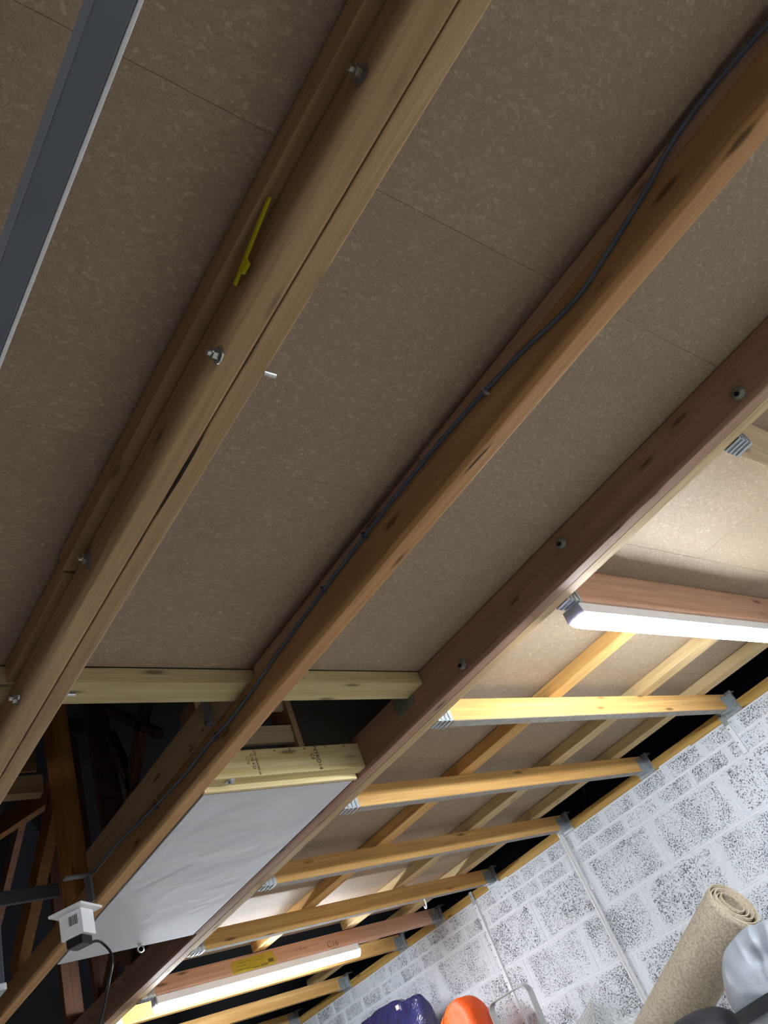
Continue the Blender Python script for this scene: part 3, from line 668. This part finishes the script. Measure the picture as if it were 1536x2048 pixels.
# grey stuff bag
gb = thing('stuff_bag', (3.30, 1.93, ZS), 'plump silver-grey nylon bag with black strap resting against the rolled carpet', 'bag')
kn = Vector((-0.62, -0.1, 0.5)).normalized(); GC = Vector((3.31, 1.885, -0.07)); GR = (0.17, 0.225, 0.20)
def fg(p, d):
    k = d.normalized().dot(kn) if d.length else 0
    ang = math.atan2(d.y*1.0-d.x*0.3, d.z-0.3*d.x)
    q = max(0, k)
    p = p*(1-0.10*max(0, k-0.75)/0.25)
    p *= 1+0.035*q*q*math.sin(ang*9+2*math.sin(ang*3))+fold(p, 5, 0.05)-0.03
    p += kn*(-0.045*math.exp(-((1-k)/0.02)) - (0.020*abs(math.sin(ang*5.5+1.5*math.sin(ang*2+p.y*9)))**0.5*math.exp(-(1-k)*3.2) if k > 0 else 0))
    if p.z < -0.2: p.z = -0.2+(p.z+0.2)*0.25
    return p
bm = bmesh.new(); blob(bm, GC, GR, fg, 110, 70, 0.92); obj('bag_body', bm, m_grey, gb, True)
P = []
for i in range(48):
    a = 2*math.pi*i/48; cc, ss = math.cos(a), math.sin(a); k = 1.0
    P.append(GC+Vector((0.171*math.copysign(abs(cc)**0.92, cc), 0.226*math.copysign(abs(ss)**0.92, ss), -0.035-0.10*ss*0.2)))
bm = bmesh.new(); tube(bm, P, (0.003, 0.024), 4, 1, flat=(0, 0, 1), closed=True); obj('strap', bm, m_strap, gb)
# black holdall beneath the roll
bb = thing('holdall', (3.22, 2.32, ZS), 'black fabric holdall in the shadow under the rolled carpet', 'bag')
def fb(p, d):
    p *= 1+fold(p, 6, 0.05, 4)-0.02
    if p.z < -0.122: p.z = -0.122
    return p
bm = bmesh.new(); blob(bm, (3.30, 2.335, -0.175), (0.15, 0.175, 0.135), fb, 60, 36, 0.8); obj('bag_body', bm, m_blackbag, bb, True)
bm = bmesh.new(); tube(bm, [(3.16, 2.27, -0.14), (3.13, 2.29, -0.09), (3.14, 2.36, -0.08), (3.16, 2.42, -0.14)], (0.003, 0.012), 4, 5, flat=(1, 0, 0)); obj('carry_handle', bm, m_strap, bb)
# navy plastic sack
nb = thing('plastic_sack', (3.72, 4.85, ZS), 'shiny navy blue plastic sack with a pointed corner against the block wall', 'sack')
def fn_(p, d):
    u = max(0, min(1, (p.z+0.15)/0.6))
    p = Vector((p.x*(1-0.8*u**1.3), p.y, p.z))
    pk = max(0, 1-abs(p.y+0.43)/0.09)
    p.z += 0.05*pk*u - 0.05*u*max(0, p.y-0.1)
    p.z -= 0.03*u*math.exp(-((p.y+0.27)/0.08)**2)
    p += Vector((-1, 0, 0.2))*(fold(p, 5, 0.022)+fold(p, 14, 0.010, 5))*(0.4+0.6*(1-u))
    p += d*fold(p, 9, 0.008, 2)
    if p.z < -0.498: p.z = -0.498
    return p
bm = bmesh.new(); blob(bm, (3.80, 4.885, 0.20), (0.19, 0.45, 0.50), fn_, 130, 96, 0.42); obj('sack_body', bm, m_blue, nb, True)
obj('sticker', bmo(box, 3.655, 3.66, 4.53, 4.56, 0.62, 0.645, 0.002), plain('pink_sticker', (230, 190, 180), 0.5, 0, 0.05, 10, 0), nb)
# orange bag
ob = thing('nylon_bag', (3.75, 4.1, ZS), 'bright orange nylon bag with dark seams between navy sack and metal handle', 'bag')
def fo(p, d):
    u = max(0, (p.z)/0.4)
    p = Vector((p.x*(1-0.3*u), p.y*(1-0.30*u*u), p.z-0.03*u*u*(p.y*4)**2)); p += d*(fold(p, 6, 0.016, 2))
    if p.z < -0.378: p.z = -0.378
    return p
cO = Vector((3.75, 4.125, 0.08))
bm = bmesh.new(); blob(bm, cO, (0.135, 0.232, 0.425), fo, 90, 70, 0.5); obj('bag_body', bm, m_orange, ob, True)
bm = bmesh.new(); P = []
sg = lambda v, p: math.copysign(abs(v)**p, v)
for j in range(30):
    ph = -0.6+2.2*j/29; th = math.radians(168)
    d = Vector((sg(math.cos(ph), 0.5)*sg(math.cos(th), 0.5), sg(math.cos(ph), 0.5)*sg(math.sin(th), 0.5), sg(math.sin(ph), 0.5)))
    P.append(cO+fo(Vector((d.x*0.135, d.y*0.232, d.z*0.425)), d)+d*0.001)
tube(bm, P, 0.002, 6, 1); obj('seam', bm, m_seam, ob, True)
bm = bmesh.new(); P = []
for j in range(30):
    ph = -0.6+2.0*j/29; th = math.radians(125)
    d = Vector((sg(math.cos(ph), 0.5)*sg(math.cos(th), 0.5), sg(math.cos(ph), 0.5)*sg(math.sin(th), 0.5), sg(math.sin(ph), 0.5)))
    P.append(cO+fo(Vector((d.x*0.135, d.y*0.232, d.z*0.425)), d)+d*0.001)
tube(bm, P, 0.002, 6, 1); obj('seam', bm, m_seam, ob, True)
# aluminium hoop handle
ah = thing('aluminium_frame', (3.75, 3.72, ZS), 'flat aluminium hoop handle standing beside the orange bag', 'frame')
bm = bmesh.new()
def arc(cy, cz, r, a0, a1, n=8): return [(3.75, cy+r*math.cos(math.radians(a0+(a1-a0)*i/n)), cz+r*math.sin(math.radians(a0+(a1-a0)*i/n))) for i in range(n+1)]
P = [(3.75, 3.885, ZS), (3.75, 3.875, 0.0), (3.75, 3.865, 0.30)]+arc(3.815, 0.35, 0.05, 0, 90)+[(3.75, 3.62, 0.402)]+arc(3.575, 0.35, 0.05, 90, 180)+[(3.75, 3.53, 0.2), (3.75, 3.545, -0.1), (3.75, 3.55, ZS)]
tube(bm, P, (0.003, 0.022), 4, 1, flat=(1, 0, 0)); obj('hoop', bm, m_alu, ah)
# wire mesh basket
wb = thing('wire_basket', (3.95, 3.45, ZS), 'white wire mesh basket tipped up on a corner in front of the wall', 'basket')
apex = Vector((4.04, 3.41, 0.20)); P1 = Vector((4.04, 3.85, 0.02)); P2 = Vector((4.0, 3.08, -0.06)); P3 = Vector((3.90, 3.45, ZS+0.004))
def mesh_sheet(bm, a, b_, c, n=16, r=0.0017):
    for k in range(n+1):
        t_ = k/n
        tube(bm, [a.lerp(b_, t_), c.lerp(b_, t_)+(c-b_)*0.0], r, 4, 1) if t_ < 1 else None
        tube(bm, [a.lerp(c, t_), b_.lerp(c, t_)], r, 4, 1) if t_ < 1 else None
        tube(bm, [a.lerp(b_, t_), a.lerp(c, t_)], r, 4, 1) if t_ > 0 else None
bm = bmesh.new(); mesh_sheet(bm, apex, P1, P3, 26); obj('mesh_side', bm, m_wire, wb)
bm = bmesh.new()
for k in range(7):
    t_ = k/6; tube(bm, [apex.lerp(P3, t_*0.5), P2.lerp(P3, t_)], 0.0026, 6, 1)
for k in range(1, 6): tube(bm, [apex.lerp(P2, k/6), P3.lerp(P2, k/6)], 0.0016, 6, 1)
obj('wire_rods', bm, m_wire, wb)
bm = bmesh.new(); tube(bm, [P1, apex], 0.003, 8, 1); tube(bm, [apex, P2], 0.003, 8, 1); tube(bm, [apex, P3], 0.003, 8, 1); obj('rim', bm, m_wire, wb)
